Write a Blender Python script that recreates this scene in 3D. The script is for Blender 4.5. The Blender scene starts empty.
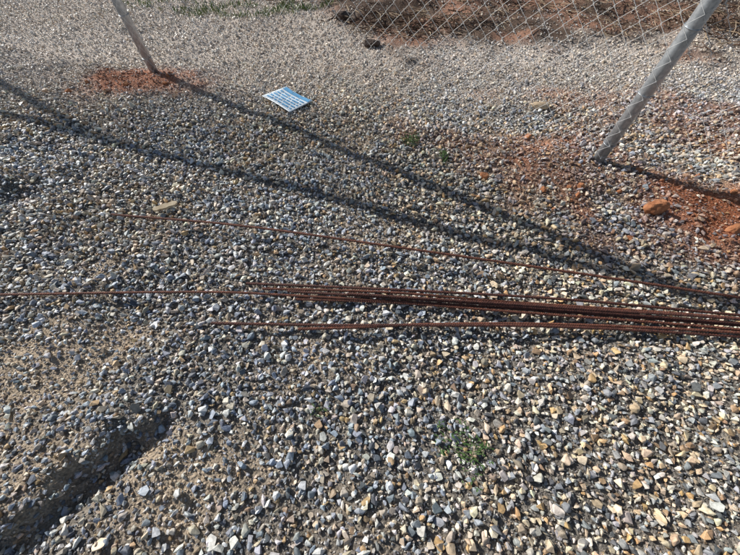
import bpy, bmesh, math, random
import numpy as np
from mathutils import Vector, Matrix

random.seed(7)
rng = np.random.default_rng(11)
scene = bpy.context.scene
COL = scene.collection

# ---------------------------------------------------------------- helpers
def link(ob, parent=None):
    COL.objects.link(ob)
    if parent is not None:
        ob.parent = parent
    return ob

def mesh_obj(name, verts, faces, mats=(), parent=None, smooth=False, mi=None):
    me = bpy.data.meshes.new(name)
    me.from_pydata([tuple(v) for v in verts], [], faces)
    for m in mats:
        me.materials.append(m)
    if mi is not None:
        me.polygons.foreach_set("material_index", mi)
    if smooth:
        me.polygons.foreach_set("use_smooth", [True] * len(me.polygons))
    me.update()
    return link(bpy.data.objects.new(name, me), parent)

def empty(name, loc=(0, 0, 0)):
    e = bpy.data.objects.new(name, None)
    e.location = loc
    e.empty_display_size = 0.1
    COL.objects.link(e)
    return e

def sstep(a, b, x):
    t = np.clip((x - a) / (b - a), 0, 1)
    return t * t * (3 - 2 * t)

def _h(ix, iy, s):
    n = (ix.astype(np.int64) * 374761393 + iy.astype(np.int64) * 668265263 + s * 1442695041) & 0x7fffffff
    n = ((n ^ (n >> 13)) * 1274126177) & 0x7fffffff
    n = n ^ (n >> 16)
    return (n & 0xffff) / 65535.0

def vn(x, y, f, s):
    x = np.asarray(x, float) * f + 137.3
    y = np.asarray(y, float) * f + 91.7
    ix = np.floor(x); iy = np.floor(y)
    fx = x - ix; fy = y - iy
    fx = fx * fx * (3 - 2 * fx); fy = fy * fy * (3 - 2 * fy)
    a = _h(ix, iy, s); b = _h(ix + 1, iy, s); c = _h(ix, iy + 1, s); d = _h(ix + 1, iy + 1, s)
    return (a * (1 - fx) + b * fx) * (1 - fy) + (c * (1 - fx) + d * fx) * fy

def fbm(x, y, f, s, o=3):
    r = 0; a = .5; t = 0
    for i in range(o):
        r = r + a * vn(x, y, f * 2.03 ** i, s + i * 17); t += a; a *= .5
    return r / t

# ---------------------------------------------------------------- terrain fields
def brushzone(x, y):
    yb = 3.60 + 2.0 * sstep(.3, -1.2, x) + .9 * (fbm(x, y, 1.9, 5) - .5) * 2
    return sstep(-.30, .45, y - yb)

def clay(x, y):
    n = (fbm(x, y, 3.2, 21, 4) - .5)
    def blob(cx, cy, rx, ry, ang=0):
        ca, sa = math.cos(ang), math.sin(ang)
        dx = (x - cx) * ca + (y - cy) * sa; dy = -(x - cx) * sa + (y - cy) * ca
        d = np.sqrt((dx / rx) ** 2 + (dy / ry) ** 2)
        return sstep(1.35, .35, d - n * 1.9)
    a = blob(1.95, 1.26, .98, .45, -.35)
    b = blob(-2.12, 2.84, .60, .34, -.1) * .85
    c = blob(1.15, 1.70, .8, .24, -.36) * .38
    d = blob(2.6, 2.1, 1.2, .45, -.3) * .45
    e = blob(1.70, .98, .60, .17, -.2) * .5
    return np.clip(np.maximum(np.maximum(np.maximum(a, b), np.maximum(c, d)), e), 0, 1)

def coarse(x, y):      # 1 = clean coarse stone, 0 = fines / sand
    c = .76 + .8 * (fbm(x, y, 1.7, 40) - .5) + .5 * (fbm(x, y, 6.0, 44, 2) - .5)
    c = c + .35 * sstep(-.1, .6, x) * sstep(.6, .2, y)
    c = c - .55 * np.exp(-(((x + .62) / .30) ** 2 + ((y - .02) / .18) ** 2))
    c = c - .35 * np.exp(-(((x + 1.15) / .35) ** 2 + ((y - .42) / .16) ** 2))
    c = c - .35 * clay(x, y)
    return np.clip(c, 0, 1)

def height(x, y):
    h = .030 * (fbm(x, y, 1.1, 60) - .5) + .034 * (fbm(x, y, 3.4, 66, 2) - .5) + .016 * (fbm(x, y, 11, 70, 2) - .5)
    # small scarp / rut in the near left
    ax, ay, bx, by = -1.30, -.24, -.74, .17
    L = math.hypot(bx - ax, by - ay); tx, ty = (bx - ax) / L, (by - ay) / L
    s = (x - ax) * tx + (y - ay) * ty
    d = (x - ax) * (-ty) + (y - ay) * tx            # + = up-left side
    d = d + .085 * (fbm(x, y, 7, 81, 3) - .5) * 2
    w = sstep(-.35, .0, s) * sstep(L + .10, L - .10, s) * (.65 + .7 * fbm(x, y, 6, 83, 2))
    h = h + w * (.046 * sstep(-.02, .03, d) * sstep(.40, .06, d) - .044 * np.exp(-((d + .045) / .045) ** 2))
    # hollow at the left edge
    h = h - .05 * np.exp(-(((x + 2.10) / .14) ** 2 + ((y - 1.42) / .09) ** 2))
    h = h + .035 * np.exp(-(((x + 2.30) / .14) ** 2 + ((y - 1.56) / .10) ** 2))
    # clay heaps at the post feet
    h = h + .045 * clay(x, y) * fbm(x, y, 9, 90, 3)
    bz = brushzone(x, y)
    h = h + bz * (.17 * (fbm(x, y, 2.2, 95, 4) - .40) + .01)
    return h

def H1(x, y):
    return float(height(np.array([x]), np.array([y]))[0])

# ---------------------------------------------------------------- materials
def new_mat(name):
    m = bpy.data.materials.new(name); m.use_nodes = True
    nt = m.node_tree
    return m, nt, nt.nodes["Principled BSDF"]

def simple_mat(name, c1, c2, scale=20, rough=.8, metal=0, bump=.3, bdist=.002, spec=.3, coord="Object", detail=4):
    m, nt, p = new_mat(name)
    tc = nt.nodes.new("ShaderNodeTexCoord")
    n = nt.nodes.new("ShaderNodeTexNoise"); n.inputs["Scale"].default_value = scale; n.inputs["Detail"].default_value = detail
    nt.links.new(tc.outputs[coord], n.inputs["Vector"])
    r = nt.nodes.new("ShaderNodeValToRGB")
    r.color_ramp.elements[0].position = .32; r.color_ramp.elements[1].position = .68
    r.color_ramp.elements[0].color = (*c1, 1); r.color_ramp.elements[1].color = (*c2, 1)
    nt.links.new(n.outputs["Fac"], r.inputs["Fac"]); nt.links.new(r.outputs["Color"], p.inputs["Base Color"])
    b = nt.nodes.new("ShaderNodeBump"); b.inputs["Strength"].default_value = bump; b.inputs["Distance"].default_value = bdist
    nt.links.new(n.outputs["Fac"], b.inputs["Height"]); nt.links.new(b.outputs["Normal"], p.inputs["Normal"])
    p.inputs["Roughness"].default_value = rough; p.inputs["Metallic"].default_value = metal
    p.inputs["Specular IOR Level"].default_value = spec
    return m

def ground_mat():
    m, nt, p = new_mat("gravelly_ground")
    L = nt.links.new
    at = nt.nodes.new("ShaderNodeAttribute"); at.attribute_name = "col"
    tc = nt.nodes.new("ShaderNodeTexCoord")
    v = nt.nodes.new("ShaderNodeTexVoronoi"); v.inputs["Scale"].default_value = 90
    L(tc.outputs["Object"], v.inputs["Vector"])
    n = nt.nodes.new("ShaderNodeTexNoise"); n.inputs["Scale"].default_value = 160; n.inputs["Detail"].default_value = 4
    L(tc.outputs["Object"], n.inputs["Vector"])
    bw = nt.nodes.new("ShaderNodeRGBToBW"); L(v.outputs["Color"], bw.inputs["Color"])
    mr = nt.nodes.new("ShaderNodeMapRange"); mr.inputs["To Min"].default_value = .6; mr.inputs["To Max"].default_value = 1.35
    L(bw.outputs["Val"], mr.inputs["Value"])
    mr2 = nt.nodes.new("ShaderNodeMapRange"); mr2.inputs["From Min"].default_value = .3; mr2.inputs["From Max"].default_value = .7
    mr2.inputs["To Min"].default_value = .65; mr2.inputs["To Max"].default_value = 1.3
    L(n.outputs["Fac"], mr2.inputs["Value"])
    mu = nt.nodes.new("ShaderNodeMath"); mu.operation = 'MULTIPLY'; L(mr.outputs[0], mu.inputs[0]); L(mr2.outputs[0], mu.inputs[1])
    vm = nt.nodes.new("ShaderNodeVectorMath"); vm.operation = 'SCALE'
    L(at.outputs["Color"], vm.inputs[0]); L(mu.outputs[0], vm.inputs["Scale"])
    L(vm.outputs[0], p.inputs["Base Color"])
    ad = nt.nodes.new("ShaderNodeMath"); ad.operation = 'SUBTRACT'; L(n.outputs["Fac"], ad.inputs[0]); L(v.outputs["Distance"], ad.inputs[1])
    b = nt.nodes.new("ShaderNodeBump"); b.inputs["Strength"].default_value = .8; b.inputs["Distance"].default_value = .006
    L(ad.outputs[0], b.inputs["Height"]); L(b.outputs["Normal"], p.inputs["Normal"])
    p.inputs["Roughness"].default_value = .95; p.inputs["Specular IOR Level"].default_value = .15
    return m

def stone_mat():
    m, nt, p = new_mat("crushed_stone")
    L = nt.links.new
    at = nt.nodes.new("ShaderNodeAttribute"); at.attribute_type = 'GEOMETRY'; at.attribute_name = "col"
    tc = nt.nodes.new("ShaderNodeTexCoord")
    n = nt.nodes.new("ShaderNodeTexNoise"); n.inputs["Scale"].default_value = 95; n.inputs["Detail"].default_value = 4
    n.inputs["Roughness"].default_value = .7
    L(tc.outputs["Object"], n.inputs["Vector"])
    mr = nt.nodes.new("ShaderNodeMapRange"); mr.inputs["From Min"].default_value = .3; mr.inputs["From Max"].default_value = .7
    mr.inputs["To Min"].default_value = .62; mr.inputs["To Max"].default_value = 1.32
    L(n.outputs["Fac"], mr.inputs["Value"])
    vm = nt.nodes.new("ShaderNodeVectorMath"); vm.operation = 'SCALE'
    L(at.outputs["Color"], vm.inputs[0]); L(mr.outputs[0], vm.inputs["Scale"]); L(vm.outputs[0], p.inputs["Base Color"])
    b = nt.nodes.new("ShaderNodeBump"); b.inputs["Strength"].default_value = .5; b.inputs["Distance"].default_value = .0025
    L(n.outputs["Fac"], b.inputs["Height"]); L(b.outputs["Normal"], p.inputs["Normal"])
    p.inputs["Roughness"].default_value = .52; p.inputs["Specular IOR Level"].default_value = .55
    return m

M_ground = ground_mat()
M_stone = stone_mat()
M_galv = simple_mat("galvanised_steel", (.38, .41, .44), (.58, .61, .64), 60, .42, .6, .1, .001, .5)
M_wire = simple_mat("galvanised_wire", (.80, .81, .80), (.88, .88, .87), 60, .45, .1, .05, .001, .7)
M_rust = simple_mat("rusty_steel", (.085, .033, .024), (.25, .095, .058), 70, .7, .15, .5, .001, .4, detail=6)
M_rustdark = simple_mat("dark_rusty_steel", (.055, .024, .020), (.165, .062, .042), 70, .65, .15, .5, .001, .4, detail=6)
M_redrock = simple_mat("red_clay_rock", (.38, .15, .07), (.60, .28, .14), 25, .9, 0, 1, .008, .2)
M_tanrock = simple_mat("tan_rock", (.46, .34, .22), (.62, .50, .36), 25, .85, 0, .8, .006, .2)
M_darkrock = simple_mat("dark_rock", (.05, .035, .03), (.15, .11, .09), 25, .85, 0, .8, .006, .2)
M_wood = simple_mat("weathered_wood", (.44, .34, .22), (.64, .54, .38), 40, .85, 0, .5, .003, .2)
M_leaf = simple_mat("weed_leaf", (.06, .12, .035), (.12, .20, .06), 30, .6, 0, .1, .001, .3)
M_grass = simple_mat("grass_blade", (.07, .14, .03), (.18, .24, .07), 8, .6, 0, .1, .001, .3)
M_dry = simple_mat("dead_stalks", (.20, .13, .08), (.52, .42, .30), 12, .85, 0, .2, .001, .2)
M_twig = simple_mat("dark_twigs", (.06, .035, .025), (.20, .125, .085), 12, .85, 0, .2, .001, .2)
M_paper = simple_mat("weathered_white_plastic", (.62, .72, .80), (.78, .84, .88), 14, .45, 0, .1, .001, .4)
M_blue = simple_mat("faded_blue_print", (.07, .28, .52), (.15, .40, .66), 30, .45, 0, .05, .001, .4)

# ---------------------------------------------------------------- ground sheet
def axis(lo, hi, n, far):
    c = np.linspace(lo, hi, n)
    g = np.geomspace(.06, far, 34)
    return np.concatenate([lo - g[::-1], c, hi + g])
X = axis(-6.5, 6.5, 460, 400); Y = axis(-1.6, 7.2, 330, 400)
GX, GY = np.meshgrid(X, Y)
gx = GX.ravel(); gy = GY.ravel()
fade = sstep(12, 6.6, np.abs(gx)) * sstep(14, 7.3, gy) * sstep(-8, -1.7, gy)
gz = height(gx, gy) * fade
nx, ny = len(X), len(Y)
me = bpy.data.meshes.new("ground")
me.vertices.add(nx * ny)
me.vertices.foreach_set("co", np.stack([gx, gy, gz], 1).ravel())
ii, jj = np.meshgrid(np.arange(nx - 1), np.arange(ny - 1))
a = (jj * nx + ii).ravel()
F = np.stack([a, a + 1, a + nx + 1, a + nx], 1).ravel()
nf = len(a)
me.loops.add(nf * 4); me.loops.foreach_set("vertex_index", F)
me.polygons.add(nf); me.polygons.foreach_set("loop_start", np.arange(nf) * 4)
me.polygons.foreach_set("use_smooth", np.ones(nf, bool))
me.update(calc_edges=True); me.validate()

RED = np.array([.43, .16, .08])
def base_col(x, y):
    sand = np.array([.46, .365, .265]); grey = np.array([.23, .205, .175]); soil = np.array([.14, .095, .07])
    t = sstep(.80, .30, coarse(x, y) + .35 * (fbm(x, y, 4, 120) - .5))[:, None]
    c = sand * t + grey * (1 - t)
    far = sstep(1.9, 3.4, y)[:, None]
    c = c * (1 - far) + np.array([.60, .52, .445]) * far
    k = clay(x, y)[:, None]
    c = c * (1 - k) + RED * k * (.6 + .7 * fbm(x, y, 8, 133, 2)[:, None])
    b = brushzone(x, y)[:, None]
    t2 = sstep(.35, .70, fbm(x, y, 2.5, 140))[:, None]
    redsoil = soil * (1 - t2) + np.array([.34, .19, .13]) * t2
    c = c * (1 - b) + redsoil * b
    return c
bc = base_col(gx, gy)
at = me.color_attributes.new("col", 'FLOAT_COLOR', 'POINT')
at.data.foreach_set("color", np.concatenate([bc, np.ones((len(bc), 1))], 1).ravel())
me.materials.append(M_ground)
link(bpy.data.objects.new("ground", me))

# ---------------------------------------------------------------- stone shapes
stone_col = bpy.data.collections.new("stone_shapes")
NV = 40; NB = 14
for i in range(NV):
    bm = bmesh.new()
    n = random.choice([9, 11, 13]) if i < NB else (random.choice([10, 12, 14]) if i < 28 else random.choice([7, 8, 9]))
    sx, sy, sz = 1, random.uniform(.60, .95), random.uniform(.42, .75)
    for k in range(n):
        v = Vector((random.gauss(0, 1), random.gauss(0, 1), random.gauss(0, 1))).normalized()
        r = random.uniform(.82, 1.08)
        bm.verts.new((v.x * r * sx * .5, v.y * r * sy * .5, v.z * r * sz * .5))
    bmesh.ops.convex_hull(bm, input=bm.verts[:])
    loose = [v for v in bm.verts if not v.link_faces]
    bmesh.ops.delete(bm, geom=loose, context='VERTS')
    if i < NB:
        bmesh.ops.bevel(bm, geom=bm.edges[:], offset=.03, segments=1, affect='EDGES', clamp_overlap=True)
    bmesh.ops.recalc_face_normals(bm, faces=bm.faces[:])
    sm = bpy.data.meshes.new("stone"); bm.to_mesh(sm); bm.free()
    sm.materials.append(M_stone)
    stone_col.objects.link(bpy.data.objects.new("stone_%02d" % i, sm))

# ---------------------------------------------------------------- gravel points
PAL = np.array([
    [.30, .345, .41], [.40, .44, .49], [.54, .55, .555], [.13, .145, .17], [.68, .665, .63],
    [.63, .52, .39], [.78, .69, .56], [.56, .39, .21], [.33, .24, .16], [.88, .86, .82], [.46, .405, .34]])
PW = np.array([.13, .13, .11, .09, .10, .13, .10, .055, .055, .085, .075]); PW /= PW.sum()

def layer(spacing, smin, smax, x0, x1, y0, y1, keep, sink, seed):
    r = np.random.default_rng(seed)
    xs = np.arange(x0, x1, spacing); ys = np.arange(y0, y1, spacing)
    a, b = np.meshgrid(xs, ys); a = a.ravel(); b = b.ravel()
    a = a + r.uniform(-.5, .5, a.size) * spacing * 1.25; b = b + r.uniform(-.5, .5, b.size) * spacing * 1.25
    m = np.abs(a) < 1.8 + np.clip(b, -1, 9) * .95
    a, b = a[m], b[m]
    m = r.random(a.size) < keep(a, b)
    a, b = a[m], b[m]
    s = smin + (smax - smin) * r.random(a.size) ** 1.8
    z = height(a, b) + s * sink
    return a, b, z, s

def k_big(x, y):
    c = coarse(x, y)
    return (.14 + .82 * sstep(.35, .85, c)) * (1 - .75 * brushzone(x, y)) * (1 - .7 * clay(x, y)) * (1 - .75 * sstep(2.0, 3.0, y))
def k_med(x, y):
    c = coarse(x, y)
    return (.6 + .4 * sstep(.2, .6, c)) * (1 - .8 * brushzone(x, y)) * (1 - .6 * clay(x, y))
def k_small(x, y):
    return (.9) * (1 - .4 * clay(x, y))
Ls = [
    layer(.0285, .022, .044, -6.5, 6.5, -1.0, 6.0, k_big, .30, 1),
    layer(.0185, .013, .026, -6.5, 6.5, -.9, 3.2, k_med, .28, 2),
    layer(.026, .013, .028, -7.0, 7.0, 3.2, 7.0, k_med, .27, 3),
    layer(.0125, .006, .014, -3.0, 3.0, -.6, 1.6, k_small, .25, 4),
]
px, py, pz, ps = [np.concatenate([l[k] for l in Ls]) for k in range(4)]
N = px.size
print("stones", N)
ci = rng.choice(len(PAL), N, p=PW)
c = PAL[ci] * rng.uniform(.72, 1.25, (N, 1)) * rng.uniform(.95, 1.05, (N, 3))
wm = fbm(px, py, .9, 150)
warm = np.array([1.10, 1.0, .87]); cool = np.array([.98, 1.0, 1.03])
tt = sstep(.3, .7, wm + .12 * sstep(-.3, .6, px) * sstep(.7, .2, py))[:, None]
c = c * (cool * (1 - tt) + warm * tt)
dust = (sstep(.024, .008, ps) * .40)[:, None]
c = c * (1 - dust) + base_col(px, py) * 1.2 * dust
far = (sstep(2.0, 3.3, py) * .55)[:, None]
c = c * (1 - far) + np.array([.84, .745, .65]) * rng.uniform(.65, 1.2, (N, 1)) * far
kc = (np.clip(clay(px, py) * 1.15, 0, 1) * rng.uniform(.1, 1, N))[:, None]
c = c * (1 - kc) + np.array([.50, .21, .11]) * rng.uniform(.5, 1.25, (N, 1)) * kc
kb = (brushzone(px, py) * .5)[:, None]
c = c * (1 - kb * .6)
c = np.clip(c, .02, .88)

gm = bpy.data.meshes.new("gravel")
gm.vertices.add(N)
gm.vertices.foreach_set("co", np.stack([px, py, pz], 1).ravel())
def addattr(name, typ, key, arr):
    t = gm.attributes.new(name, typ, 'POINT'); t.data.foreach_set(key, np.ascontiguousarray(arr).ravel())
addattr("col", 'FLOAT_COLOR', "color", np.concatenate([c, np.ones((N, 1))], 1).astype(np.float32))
near = (py < .9) & (ps > .024)
idx = np.where(near, rng.integers(0, NB, N), np.where(ps > .016, rng.integers(NB, 28, N), rng.integers(28, NV, N)))
addattr("idx", 'INT', "value", idx.astype(np.int32))
rot = np.stack([rng.normal(0, .38, N), rng.normal(0, .38, N), rng.uniform(0, 6.283, N)], 1).astype(np.float32)
addattr("rot", 'FLOAT_VECTOR', "vector", rot)
scl = (ps[:, None] * np.stack([rng.uniform(.9, 1.25, N), rng.uniform(.8, 1.1, N), rng.uniform(.8, 1.15, N)], 1)).astype(np.float32)
addattr("scl", 'FLOAT_VECTOR', "vector", scl)
gob = link(bpy.data.objects.new("gravel", gm))
ng = bpy.data.node_groups.new("gravel_scatter", "GeometryNodeTree")
ng.interface.new_socket("Geometry", in_out='INPUT', socket_type='NodeSocketGeometry')
ng.interface.new_socket("Geometry", in_out='OUTPUT', socket_type='NodeSocketGeometry')
gi = ng.nodes.new("NodeGroupInput"); go = ng.nodes.new("NodeGroupOutput")
ci_ = ng.nodes.new("GeometryNodeCollectionInfo")
ci_.inputs["Collection"].default_value = stone_col
ci_.inputs["Separate Children"].default_value = True
ci_.inputs["Reset Children"].default_value = True
iop = ng.nodes.new("GeometryNodeInstanceOnPoints"); iop.inputs["Pick Instance"].default_value = True
def na(name, dt):
    q = ng.nodes.new("GeometryNodeInputNamedAttribute"); q.data_type = dt; q.inputs["Name"].default_value = name
    return [o for o in q.outputs if o.enabled and o.name == "Attribute"][0]
e2r = ng.nodes.new("FunctionNodeEulerToRotation")
rl = ng.nodes.new("GeometryNodeRealizeInstances")
ng.links.new(gi.outputs[0], iop.inputs["Points"])
ng.links.new(ci_.outputs[0], iop.inputs["Instance"])
ng.links.new(na("idx", 'INT'), iop.inputs["Instance Index"])
ng.links.new(na("rot", 'FLOAT_VECTOR'), e2r.inputs[0]); ng.links.new(e2r.outputs[0], iop.inputs["Rotation"])
ng.links.new(na("scl", 'FLOAT_VECTOR'), iop.inputs["Scale"])
ng.links.new(iop.outputs[0], rl.inputs[0])
ng.links.new(rl.outputs[0], go.inputs[0])
md = gob.modifiers.new("scatter", 'NODES'); md.node_group = ng

# ---------------------------------------------------------------- tubes
def tube_geo(pts, radii, seg, verts, faces, caps=True, phase=0):
    base = len(verts); n = len(pts)
    pts = [Vector(p) for p in pts]
    up = Vector((0, 0, 1))
    for i, p in enumerate(pts):
        t = (pts[min(i + 1, n - 1)] - pts[max(i - 1, 0)]).normalized()
        u = up if abs(t.z) < .95 else Vector((1, 0, 0))
        s = t.cross(u).normalized(); w = s.cross(t)
        r = radii[i] if hasattr(radii, "__len__") else radii
        for k in range(seg):
            a = 2 * math.pi * k / seg + phase
            verts.append(p + s * math.cos(a) * r + w * math.sin(a) * r)
    for i in range(n - 1):
        for k in range(seg):
            a = base + i * seg + k; b = base + i * seg + (k + 1) % seg
            faces.append((a, b, b + seg, a + seg))
    if caps:
        faces.append(tuple(base + k for k in range(seg))[::-1])
        faces.append(tuple(base + (n - 1) * seg + k for k in range(seg)))

def tube(name, pts, radii, seg, mat, parent, smooth=True):
    v, f = [], []
    tube_geo(pts, radii, seg, v, f)
    return mesh_obj(name, v, f, [mat], parent, smooth)

# ---------------------------------------------------------------- chain-link fence
P0 = Vector((-1.921, 3.014, 0)); SP = Vector((3.416, -1.275, 0))
FH = 2.4
fdir = SP.normalized(); fn = Vector((fdir.y, -fdir.x, 0))      # towards the camera side
if fn.y > 0: fn = -fn
fence = empty("chain_link_fence")
RP = .035; RR = .032
for k in range(-3, 4):
    b = P0 + SP * k
    z0 = H1(b.x, b.y) - .08
    tube("post_%d" % (k + 3), [b + Vector((0, 0, z0)), b + Vector((0, 0, .6)), b + Vector((0, 0, 1.2)), b + Vector((0, 0, FH - .035))], RP, 20, M_galv, fence)
    c = b + Vector((0, 0, FH))
    tube("loop_cap_%d" % (k + 3), [c + Vector((0, 0, -.065)), c + Vector((0, 0, -.03)), c + Vector((0, 0, .012)), c + Vector((0, 0, .035))], [RP + .004, RP + .004, RP * 1.0, RP * .5], 16, M_galv, fence)
    v, f = [], []
    for zz in np.arange(.12, FH - .1, .29):                    # tie wires round the post
        ring = []
        for q in range(13):
            a = 2 * math.pi * q / 12
            ring.append(b + Vector((math.cos(a) * (RP + .003), math.sin(a) * (RP + .003), zz + .006 * math.sin(a))))
        tube_geo(ring, .0018, 5, v, f)
    mesh_obj("tie_wires_%d" % (k + 3), v, f, [M_galv], fence, True)
A = P0 + SP * -3; B = P0 + SP * 3
tube("top_rail", [A + Vector((0, 0, FH)), B + Vector((0, 0, FH))], RR, 16, M_galv, fence)
off = fn * (RP + .004)
# woven mesh
hw = .045; hh = .045; wr = .0015
v, f = [], []
total = (B - A).length
nw = int(total / hw) - 1
z_lo = .035; nz = int((FH + .01 - z_lo) / hh)
for i in range(nw):
    s0 = i * hw
    pts = []
    for j in range(nz + 1):
        odd = (j + i) % 2
        s = s0 + (hw * 1.06 if odd else -.06 * hw)
        bul = .0025 if odd else -.0025
        d = A + fdir * s
        slump = .012 * math.sin(s * 1.3) * math.sin(j * .13) + .005 * math.sin(s * 3.7 + j * .05)
        pts.append(d + off + fn * (bul + slump) + Vector((0, 0, z_lo + j * hh + .006 * math.sin(s * 2.1))))
    tube_geo(pts, wr, 4, v, f, caps=False, phase=.4)
mesh_obj("chain_link_mesh", v, f, [M_wire], fence, True)

# ---------------------------------------------------------------- rebar
def catmull(pts, step):
    pts = [np.array(p, float) for p in pts]
    P = [2 * pts[0] - pts[1]] + pts + [2 * pts[-1] - pts[-2]]
    out = []
    for i in range(1, len(P) - 2):
        L = np.linalg.norm(P[i + 1] - P[i]); n = max(2, int(L / step))
        for k in range(n):
            t = k / n
            out.append(.5 * ((2 * P[i]) + (-P[i - 1] + P[i + 1]) * t + (2 * P[i - 1] - 5 * P[i] + 4 * P[i + 1] - P[i + 2]) * t * t + (-P[i - 1] + 3 * P[i] - 3 * P[i + 1] + P[i + 2]) * t ** 3))
    out.append(P[-2]); return out

bars = empty("rebar_bundle")
def rebar(name, pts, r=.0056, mat=None, parent=bars):
    pl = catmull(pts, .0034)
    f = []; seg = 8; n = len(pl)
    vv = []
    for i in range(n):
        p = Vector(pl[i]); t = (Vector(pl[min(i + 1, n - 1)]) - Vector(pl[max(i - 1, 0)])).normalized()
        s = t.cross(Vector((0, 0, 1))).normalized(); w = s.cross(t)
        for k in range(seg):
            a = 2 * math.pi * k / seg
            rr = r * (1.18 if (k % 4 == 0 or (i + (k if k < 4 else 8 - k) // 2) % 3 == 0) else .95)
            vv.append(p + s * math.cos(a) * rr + w * math.sin(a) * rr)
    for i in range(n - 1):
        for k in range(seg):
            a = i * seg + k; b = i * seg + (k + 1) % seg
            f.append((a, b, b + seg, a + seg))
    f.append(tuple(range(seg))[::-1]); f.append(tuple((n - 1) * seg + k for k in range(seg)))
    return mesh_obj(name, vv, f, [mat or M_rust], parent, False)

g = .038
rebar("bar_1", [(-1.393, 1.186, .05), (-.66, 1.083, .070), (.151, .9285, .080), (.91, .789, .076), (1.678, .654, .058), (2.7, .47, .04)])
rebar("bar_2", [(-2.7, .675, g), (-1.703, .690, g), (-.786, .7008, g + .006), (-.321, .680, g + .008), (.6, .622, g), (1.581, .535, g + .004), (2.9, .40, g)], .0052)
rebar("bar_3", [(-.5645, .7445, g + .010), (.139, .7064, g + .014), (.863, .655, g + .018), (1.63, .584, g), (2.8, .46, g)], mat=M_rustdark)
rebar("bar_4", [(-.4895, .7226, g), (.08, .697, g + .010), (.5896, .656, g), (1.613, .5600, g + .014), (3.0, .40, g)])
rebar("bar_5", [(-.368, .699, g + .016), (.1, .668, g + .012), (.582, .628, g + .014), (1.597, .5365, g + .016), (2.6, .43, g)], mat=M_rustdark)
rebar("bar_6", [(-.33, .668, g), (.1, .651, g), (.575, .609, g), (1.59, .514, g + .004), (2.9, .36, g)])
rebar("bar_7", [(-.10, .684, g + .020), (.5, .640, g + .020), (1.0, .600, g + .022), (1.6, .549, g + .026), (2.7, .42, g)], mat=M_rustdark)
rebar("bar_8", [(-.673, .5505, g), (-.173, .5365, g + .010), (.259, .534, g + .014), (.818, .5295, g + .008), (1.562, .486, g), (2.8, .38, g)], mat=M_rustdark)
rebar("bar_9", [(-.300, .522, g + .003), (.0, .529, g + .010), (.259, .5455, g), (.818, .5445, g), (1.57, .499, g + .01), (2.7, .40, g)])

# ---------------------------------------------------------------- sheet sign on the ground
sign = empty("paper_sign", (0, 0, 0))
c0 = Vector((-.870, 2.560, 0)); c1 = Vector((-.690, 2.695, 0)); c3 = Vector((-.607, 2.305, 0)); c2 = Vector((-.445, 2.455, 0))
def sp(u, w, lift=0):
    a = c0.lerp(c3, u); b = c1.lerp(c2, u); p = a.lerp(b, w)
    z = H1(-.66, 2.48) + .030 + .012 * (abs(u - .45) ** 1.5) * 3 * w + .008 * math.sin(u * 3.1) * (1 - w)
    return Vector((p.x, p.y, z + lift))
nu, nvv = 24, 16
v = [sp(i / nu, j / nvv) for i in range(nu + 1) for j in range(nvv + 1)]
f = [(i * (nvv + 1) + j, (i + 1) * (nvv + 1) + j, (i + 1) * (nvv + 1) + j + 1, i * (nvv + 1) + j + 1) for i in range(nu) for j in range(nvv)]
sh = mesh_obj("sheet", v, f, [M_paper], sign, True)
so = sh.modifiers.new("t", 'SOLIDIFY'); so.thickness = .002; so.offset = -1
v, f = [], []
def patch(u0, u1, w0, w1):
    n = max(1, int((u1 - u0) * 12)); b = len(v)
    for i in range(n + 1):
        u = u0 + (u1 - u0) * i / n
        v.append(sp(u, w0, .003)); v.append(sp(u, w1, .003))
    for i in range(n):
        a = b + 2 * i; f.append((a, a + 2, a + 3, a + 1))
patch(.03, .97, .80, .97)
for r_ in range(5):
    w = .68 - r_ * .135; u = .08
    while u < .9:
        l = random.uniform(.06, .22); patch(u, min(u + l, .93), w - .03, w + .035); u += l + .05
mesh_obj("print", v, f, [M_blue], sign)

# ---------------------------------------------------------------- rocks and wood chip
def rock(name, x, y, sx, sy, sz, mat, ang=0, seed=0):
    rr = random.Random(seed)
    bm = bmesh.new(); bmesh.ops.create_icosphere(bm, subdivisions=4, radius=1)
    pl = [(Vector((rr.gauss(0, 1), rr.gauss(0, 1), rr.gauss(0, .8))).normalized(), rr.uniform(.55, .9)) for _ in range(13)]
    for q in bm.verts:
        d = q.co.normalized(); r = 1.0
        for nrm, dd in pl:
            t = d.dot(nrm)
            if t > .01: r = min(r, dd / t)
        r *= 1 + .05 * math.sin(d.x * 9 + seed) * math.sin(d.y * 8) * math.sin(d.z * 7 + 1)
        q.co = Vector((d.x * r * sx, d.y * r * sy, d.z * r * sz))
    m2 = bpy.data.meshes.new(name); bm.to_mesh(m2); bm.free(); m2.materials.append(mat)
    o = bpy.data.objects.new(name, m2); o.location = (x, y, H1(x, y) + sz * .55); o.rotation_euler = (0, 0, ang)
    return link(o)
rock("red_clay_rock", 1.585, 1.250, .066, .054, .05, M_redrock, .3, 3)
rock("red_clay_rock", .703, 1.556, .034, .028, .026, M_redrock, .9, 5)
rock("red_clay_rock", 1.93, 1.10, .045, .034, .030, M_redrock, .1, 7)
rock("red_clay_rock", 1.36, 1.05, .022, .018, .018, M_redrock, .1, 8)
rock("red_clay_rock", 1.10, 1.98, .030, .022, .020, M_redrock, .5, 9)
rock("red_clay_rock", 1.25, 1.44, .030, .025, .022, M_redrock, .5, 12)
rr_ = random.Random(4)
for i in range(16):
    s_ = rr_.uniform(.012, .026)
    rock("red_clay_rock", rr_.uniform(.9, 2.3), rr_.uniform(1.0, 1.7), s_, s_ * .8, s_ * .7, M_redrock, rr_.uniform(0, 3), 60 + i)
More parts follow.
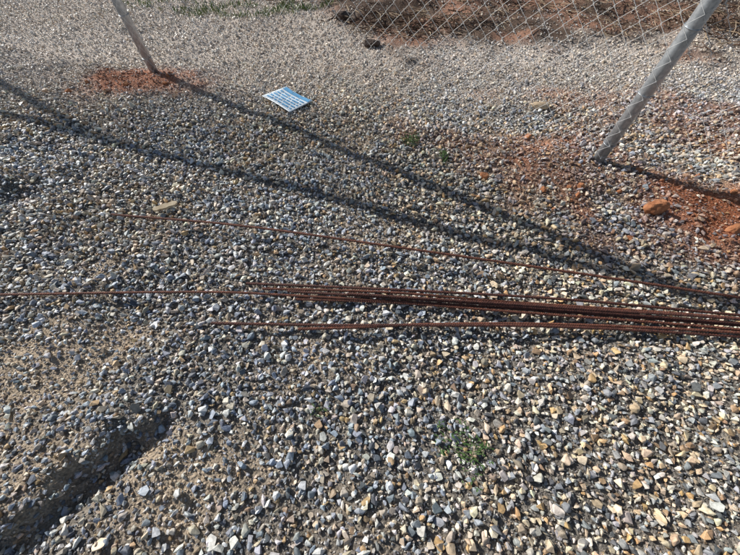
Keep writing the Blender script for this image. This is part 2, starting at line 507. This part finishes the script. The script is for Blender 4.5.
for i in range(8):
    s_ = rr_.uniform(.015, .03)
    rock("red_clay_rock", rr_.uniform(-2.6, -1.7), rr_.uniform(2.65, 3.05), s_, s_ * .8, s_ * .7, M_redrock, rr_.uniform(0, 3), 90 + i)
rock("tan_rock", 1.315, 2.373, .085, .04, .03, M_tanrock, -.1, 10)
rock("tan_rock", 1.30, .865, .034, .022, .022, M_tanrock, .4, 11)
ch = []
for i in range(9):
    t = i / 8 - .5
    w = .017 * (1 - (2 * t) ** 4 * .5) + .003 * math.sin(i * 2.1)
    ch += [(t * .125, -w, .002 * math.sin(i)), (t * .125, w, .003 * math.cos(i)), (t * .125, w, .011), (t * .125, -w, .012)]
f = []
for i in range(8):
    for k in range(4):
        a = i * 4 + k; b = i * 4 + (k + 1) % 4
        f.append((a, b, b + 4, a + 4))
f += [(3, 2, 1, 0), (32, 33, 34, 35)]
wc = mesh_obj("wood_chip", ch, f, [M_wood])
wc.location = (-1.149, 1.273, H1(-1.149, 1.273) + .035); wc.rotation_euler = (.1, .08, .62)

# ---------------------------------------------------------------- weeds, grass, brush
def blades(name, cx, cy, R, n, hmin, hmax, w, mat, lean=.7, rx=None):
    v, f = [], []
    for _ in range(n):
        a = random.uniform(0, 6.283); r = R * math.sqrt(random.random())
        x = cx + math.cos(a) * r * ((rx or R) / R); y = cy + math.sin(a) * r
        if fbm(np.array([x]), np.array([y]), 5, 200, 2)[0] < .42: continue
        z = H1(x, y) + .004
        h = random.uniform(hmin, hmax); la = random.uniform(0, 6.283); ln = random.uniform(.15, lean) * h
        side = Vector((-math.sin(la), math.cos(la), 0)) * w * random.uniform(.6, 1.2)
        b = len(v)
        for t, ww in ((0, .6), (.4, 1), (.75, .8), (1, .05)):
            p = Vector((x + math.cos(la) * ln * t * t, y + math.sin(la) * ln * t * t, z + h * t * (1 - .25 * t * lean)))
            v.append(p - side * ww); v.append(p + side * ww)
        for k in range(3):
            q = b + 2 * k; f.append((q, q + 1, q + 3, q + 2))
    return mesh_obj(name, v, f, [mat])
def weed(cx, cy, R, n, lw, hmax=.045, rx=None):
    v, f = [], []
    for _ in range(n):
        a = random.uniform(0, 6.283); r = R * random.random() ** .7
        x = cx + math.cos(a) * r * ((rx or R) / R); y = cy + math.sin(a) * r; z = H1(x, y) + random.uniform(.016, hmax)
        la = random.uniform(0, 6.283); L = lw * random.uniform(1.2, 2.4); W = lw * random.uniform(.35, .6)
        d = Vector((math.cos(la), math.sin(la), random.uniform(-.1, .6))); s = Vector((-math.sin(la), math.cos(la), random.uniform(-.3, .3)))
        p = Vector((x, y, z)); b = len(v)
        v.extend([p, p + d * L * .5 + s * W, p + d * L + Vector((0, 0, -.2 * L)), p + d * L * .5 - s * W])
        f.append((b, b + 1, b + 2, b + 3))
        b = len(v); q = Vector((x - math.cos(la) * .01, y - math.sin(la) * .01, z - .025)); s2 = s * .0008
        v.extend([q - s2, q + s2, p + s2, p - s2]); f.append((b, b + 1, b + 2, b + 3))
    return mesh_obj("weed", v, f, [M_leaf])
weed(.282, 1.915, .065, 110, .008, .055)
weed(.479, 1.745, .055, 70, .008, .05, rx=.03)
weed(.30, .110, .075, 65, .007, .048, rx=.085)
weed(.37, .085, .05, 35, .007, .048)
weed(-.185, .215, .035, 20, .005, .04)
weed(.34, .02, .05, 20, .006, .045)
blades("grass_tuft", -1.6, 4.66, .30, 900, .02, .08, .004, M_grass, rx=.75)
blades("grass_tuft", -.75, 4.9, .2, 500, .02, .08, .004, M_grass, rx=.4)
blades("grass_tuft", -2.6, 4.9, .25, 350, .02, .06, .004, M_grass, rx=.5)

def brush(name, cx, cy, rx, ry, n, lmin, lmax, rad, mats, zmax=.12, flat=.35):
    v, f, mi = [], [], []
    for _ in range(n):
        a = random.uniform(0, 6.283); r = math.sqrt(random.random())
        x = cx + math.cos(a) * r * rx; y = cy + math.sin(a) * r * ry
        if fbm(np.array([x]), np.array([y]), 3.5, 230, 2)[0] < .47: continue
        z = H1(x, y) + random.uniform(.0, zmax)
        L = random.uniform(lmin, lmax); la = random.uniform(0, 6.283); e = random.uniform(-flat * .3, flat)
        d = Vector((math.cos(la) * math.cos(e), math.sin(la) * math.cos(e), math.sin(e)))
        kink = Vector((random.uniform(-.15, .15), random.uniform(-.15, .15), random.uniform(-.1, .1))) * L
        p = Vector((x, y, z)); R_ = rad * random.uniform(.5, 1.3)
        nb = len(f)
        tube_geo([p, p + d * L * .5 + kink, p + d * L], [R_, R_ * .8, R_ * .3], 4, v, f, caps=False)
        mi += [random.randrange(len(mats))] * (len(f) - nb)
    return mesh_obj(name, v, f, mats, mi=mi)
brush("dead_brush", -2.38, 3.02, .30, .16, 40, .04, .12, .0025, [M_dry, M_twig, M_rust], .02)
brush("dead_brush", .35, 4.15, .9, .40, 600, .04, .22, .005, [M_twig, M_twig, M_dry], .05)
brush("dead_brush", 2.4, 4.25, 1.3, .55, 500, .04, .22, .004, [M_twig, M_dry, M_dry], .05)
brush("dead_brush", 4.2, 3.95, 1.2, .7, 600, .04, .3, .005, [M_twig, M_dry, M_twig], .06)
brush("dead_brush", 1.5, 5.3, 3.2, .6, 900, .06, .3, .005, [M_twig, M_dry], .05)
rock("dark_rock", .02, 3.60, .085, .055, .05, M_darkrock, .2, 31)
rock("dark_rock", -.3, 4.3, .12, .06, .05, M_darkrock, .4, 35)

# ---------------------------------------------------------------- light
sun_to = Vector((-3.427, 2.307, FH)).normalized()
elev = math.asin(sun_to.z)
sl = bpy.data.lights.new("sun", 'SUN'); sl.energy = 5.0; sl.angle = math.radians(.35); sl.color = (1.0, .975, .93)
so = bpy.data.objects.new("sun", sl); so.rotation_euler = (-sun_to).to_track_quat('-Z', 'Y').to_euler(); so.location = (-6, 4, 5)
link(so)
w = bpy.data.worlds.new("World"); scene.world = w; w.use_nodes = True
nt = w.node_tree
sky = nt.nodes.new("ShaderNodeTexSky"); sky.sky_type = 'NISHITA'; sky.sun_disc = False
sky.sun_elevation = elev; sky.sun_rotation = math.atan2(sun_to.x, sun_to.y)
bg = nt.nodes["Background"]; bg.inputs["Strength"].default_value = .065
nt.links.new(sky.outputs["Color"], bg.inputs["Color"])

# ---------------------------------------------------------------- camera
cd = bpy.data.cameras.new("camera"); cd.sensor_width = 36; cd.lens = 36 * 300 / 740; cd.clip_start = .02; cd.clip_end = 1500
co = bpy.data.objects.new("camera", cd); co.location = (0, 0, 1.2); co.rotation_euler = (math.radians(34), 0, 0)
link(co); scene.camera = co
scene.view_settings.view_transform = 'Standard'; scene.view_settings.look = 'None'; scene.view_settings.exposure = 0
